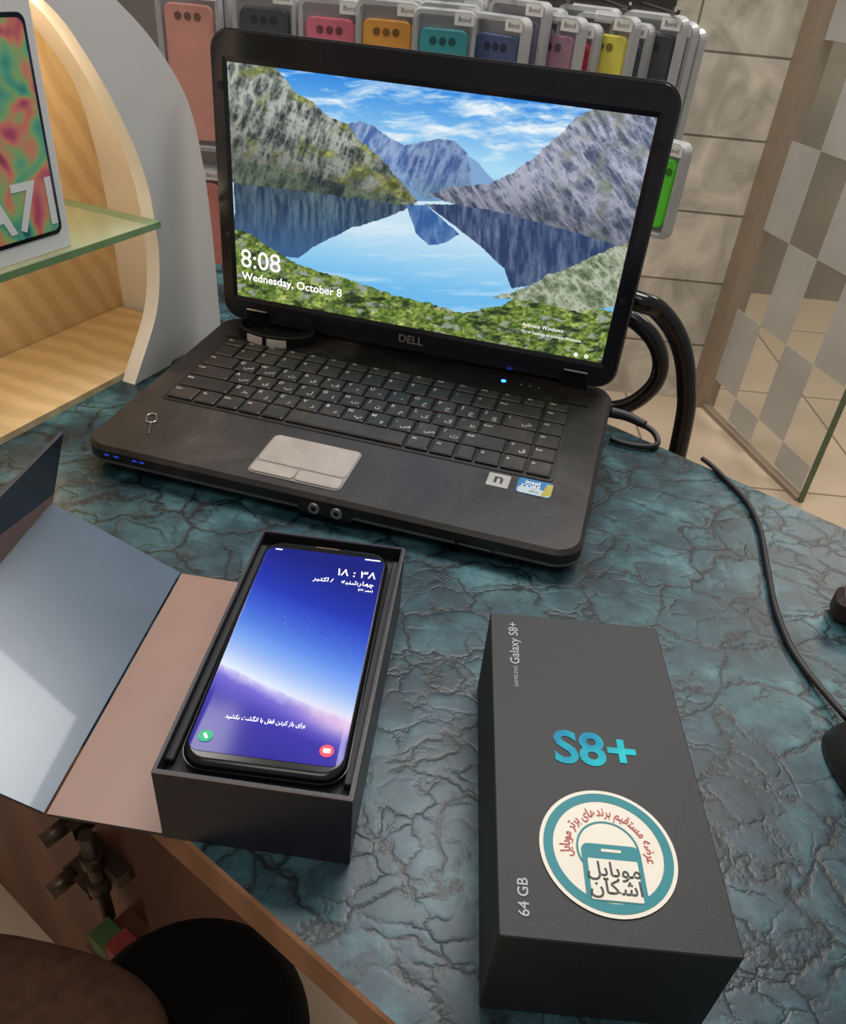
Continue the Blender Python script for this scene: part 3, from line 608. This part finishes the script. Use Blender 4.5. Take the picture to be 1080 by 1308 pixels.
for x in [q[0] for q in front]+[.05,.12,.19,.25]: b.tube([(x,1.42,.300),(x,1.30,.300),(x,1.17,.300),(x,1.155,.306)],.002,0,8)
b.obj('hooks',[mat('hook_steel',(90,90,92),.45,metal=.8)],rk)
# ================================================================= metal chair behind the table
ch=empty('metal_chair')
b=MB();R_=.0105
b.tube([(.02,.93,.070),(.10,.86,.072),(.190,.80,.066),(.222,.80,.056),(.252,.80,.024),(.272,.80,-.024),(.283,.80,-.088),(.294,.80,-.30),(.312,.80,-.75)],R_,0,14)
b.tube([(.14,.95,.012),(.20,.92,.012),(.245,.90,-.008),(.268,.90,-.045),(.262,.90,-.082),(.225,.91,-.115),(.14,.95,-.13)],R_*.95,0,14)
b.tube([(.02,.93,.070),(-.02,1.0,.07),(-.03,1.05,.02),(-.03,1.08,-.3),(-.03,1.10,-.75)],R_,0,12)
b.tube([(.14,.95,.012),(.12,1.02,.0),(.13,1.03,-.13),(.14,.95,-.13)],R_*.9,0,12)
b.tube([(.294,.80,-.30),(.30,1.1,-.30)],.009,0,10);b.tube([(.30,1.1,-.30),(.31,1.1,-.75)],.0105,0,10);b.tube([(-.03,1.08,-.30),(.30,1.1,-.30)],.009,0,10)
b.obj('tube_frame',[black_gloss],ch)
b=MB();b.rp(.36,.32,.03,-.30,-.26,.008,0,None,.13,.95);b.obj('seat',[black_matte],ch)
# ================================================================= lower left: stool with cushion, hinge hardware, cartons
sl=empty('cushioned_stool',place(-.132,.238,0))
b=MB();b.cyl(.088,-.345,-.30,0,None,48,b=.012)
for k in range(4):
    a=math.pi/4+k*math.pi/2;b.tube([(.05*math.cos(a),.05*math.sin(a),-.34),(.085*math.cos(a),.085*math.sin(a),-.75)],.008,1,10)
b.pillow(.115,.072,.020,2,T((-.118,-.030,-.281))@RZ(-.12))
b.obj('seat_legs_cushion',[mat('black_vinyl',(12,12,13),.75,spec=.15),chrome,mat('brown_fabric',(92,66,50),.9,var=.25,scale=90,bump=.4)],sl)
bx0=Vector((-.236,.356,-.30));u=Vector((.832,-.555,0));nv=Vector((-.555,-.832,0))
Mh=Matrix((u,-nv,Vector((0,0,1)))).transposed().to_4x4();Mh.translation=bx0
brass=mat('worn_metal',(92,80,68),.4,metal=.8,var=.25)
b=MB();b.box(-.025,.025,-.004,.012,-.008,.008,0,Mh);b.cyl(.006,-.075,.05,0,Mh@T((.0,-.008,0)),16);b.cyl(.009,-.03,-.015,0,Mh@T((0,-.008,0)),16);b.cyl(.009,.01,.025,0,Mh@T((0,-.008,0)),16)
b.box(-.05,-.022,-.008,.012,.018,.032,0,Mh);b.cyl(.007,-.006,.02,0,Mh@T((-.036,-.008,.026))@RX(math.pi/2),16)
b.box(-.07,-.03,-.008,.012,-.085,-.074,0,Mh);b.cyl(.008,-.006,.02,0,Mh@T((-.06,-.008,-.078))@RX(math.pi/2),16)
b.box(.002,.056,-.034,.0105,-.0865,-.0825,1,Mh)
b.obj('hinge_hardware',[brass,bw],tb)
sb=empty('small_cartons',Mh@T((.022,-.022,-.0623)))
b=MB();b.rp(.026,.02,.001,-.02,.006,.0005,0,n=2);b.rp(.014,.02,.001,-.02,.022,.0005,1,None,.021,0,n=2)
b.obj('cartons',[mat('green_card',(70,100,50),.5),mat('red_card',(140,50,45),.5)],sb)
# ================================================================= lights
def area(name,loc,size,power,colr,rot=(0,0,0)):
    l=bpy.data.lights.new(name,'AREA');l.shape='RECTANGLE';l.size=size[0];l.size_y=size[1];l.energy=power;l.color=colr
    o=bpy.data.objects.new(name,l);sc.collection.objects.link(o);o.location=loc;o.rotation_euler=rot;return o
area('ceiling_lamp_back',(.35,1.15,1.55),(.9,.5),22,(1,.985,.97))
area('ceiling_lamp_front',(-.1,-.3,1.6),(.8,.8),7,(1,.93,.84),(-.2,0,0))
area('ceiling_lamp_right',(1.6,2.6,1.5),(.8,.8),26,(1,.93,.82))
area('ceiling_lamp_left',(-.7,1.2,1.5),(.5,.5),9,(1,.94,.88))
l=bpy.data.lights.new('stand_lamp','POINT');l.energy=.40;l.color=(1,.76,.5);l.shadow_soft_size=.02
o=bpy.data.objects.new('stand_lamp',l);sc.collection.objects.link(o);o.location=sd.matrix_world@Vector((-.03,.06,.27))
l=bpy.data.lights.new('stand_lamp_low','POINT');l.energy=.15;l.color=(1,.78,.54);l.shadow_soft_size=.02
o=bpy.data.objects.new('stand_lamp_low',l);sc.collection.objects.link(o);o.location=sd.matrix_world@Vector((-.09,.05,.11))
w=bpy.data.worlds.new('world');sc.world=w;w.use_nodes=True;w.node_tree.nodes['Background'].inputs[0].default_value=(.84,.81,.79,1);w.node_tree.nodes['Background'].inputs[1].default_value=.30
# raise everything so the floor is at z=0 and the table top at 0.75
bpy.context.view_layer.update()
for o in list(sc.objects):
    if o.parent is None: o.location.z+=TABLE
bpy.context.view_layer.update()
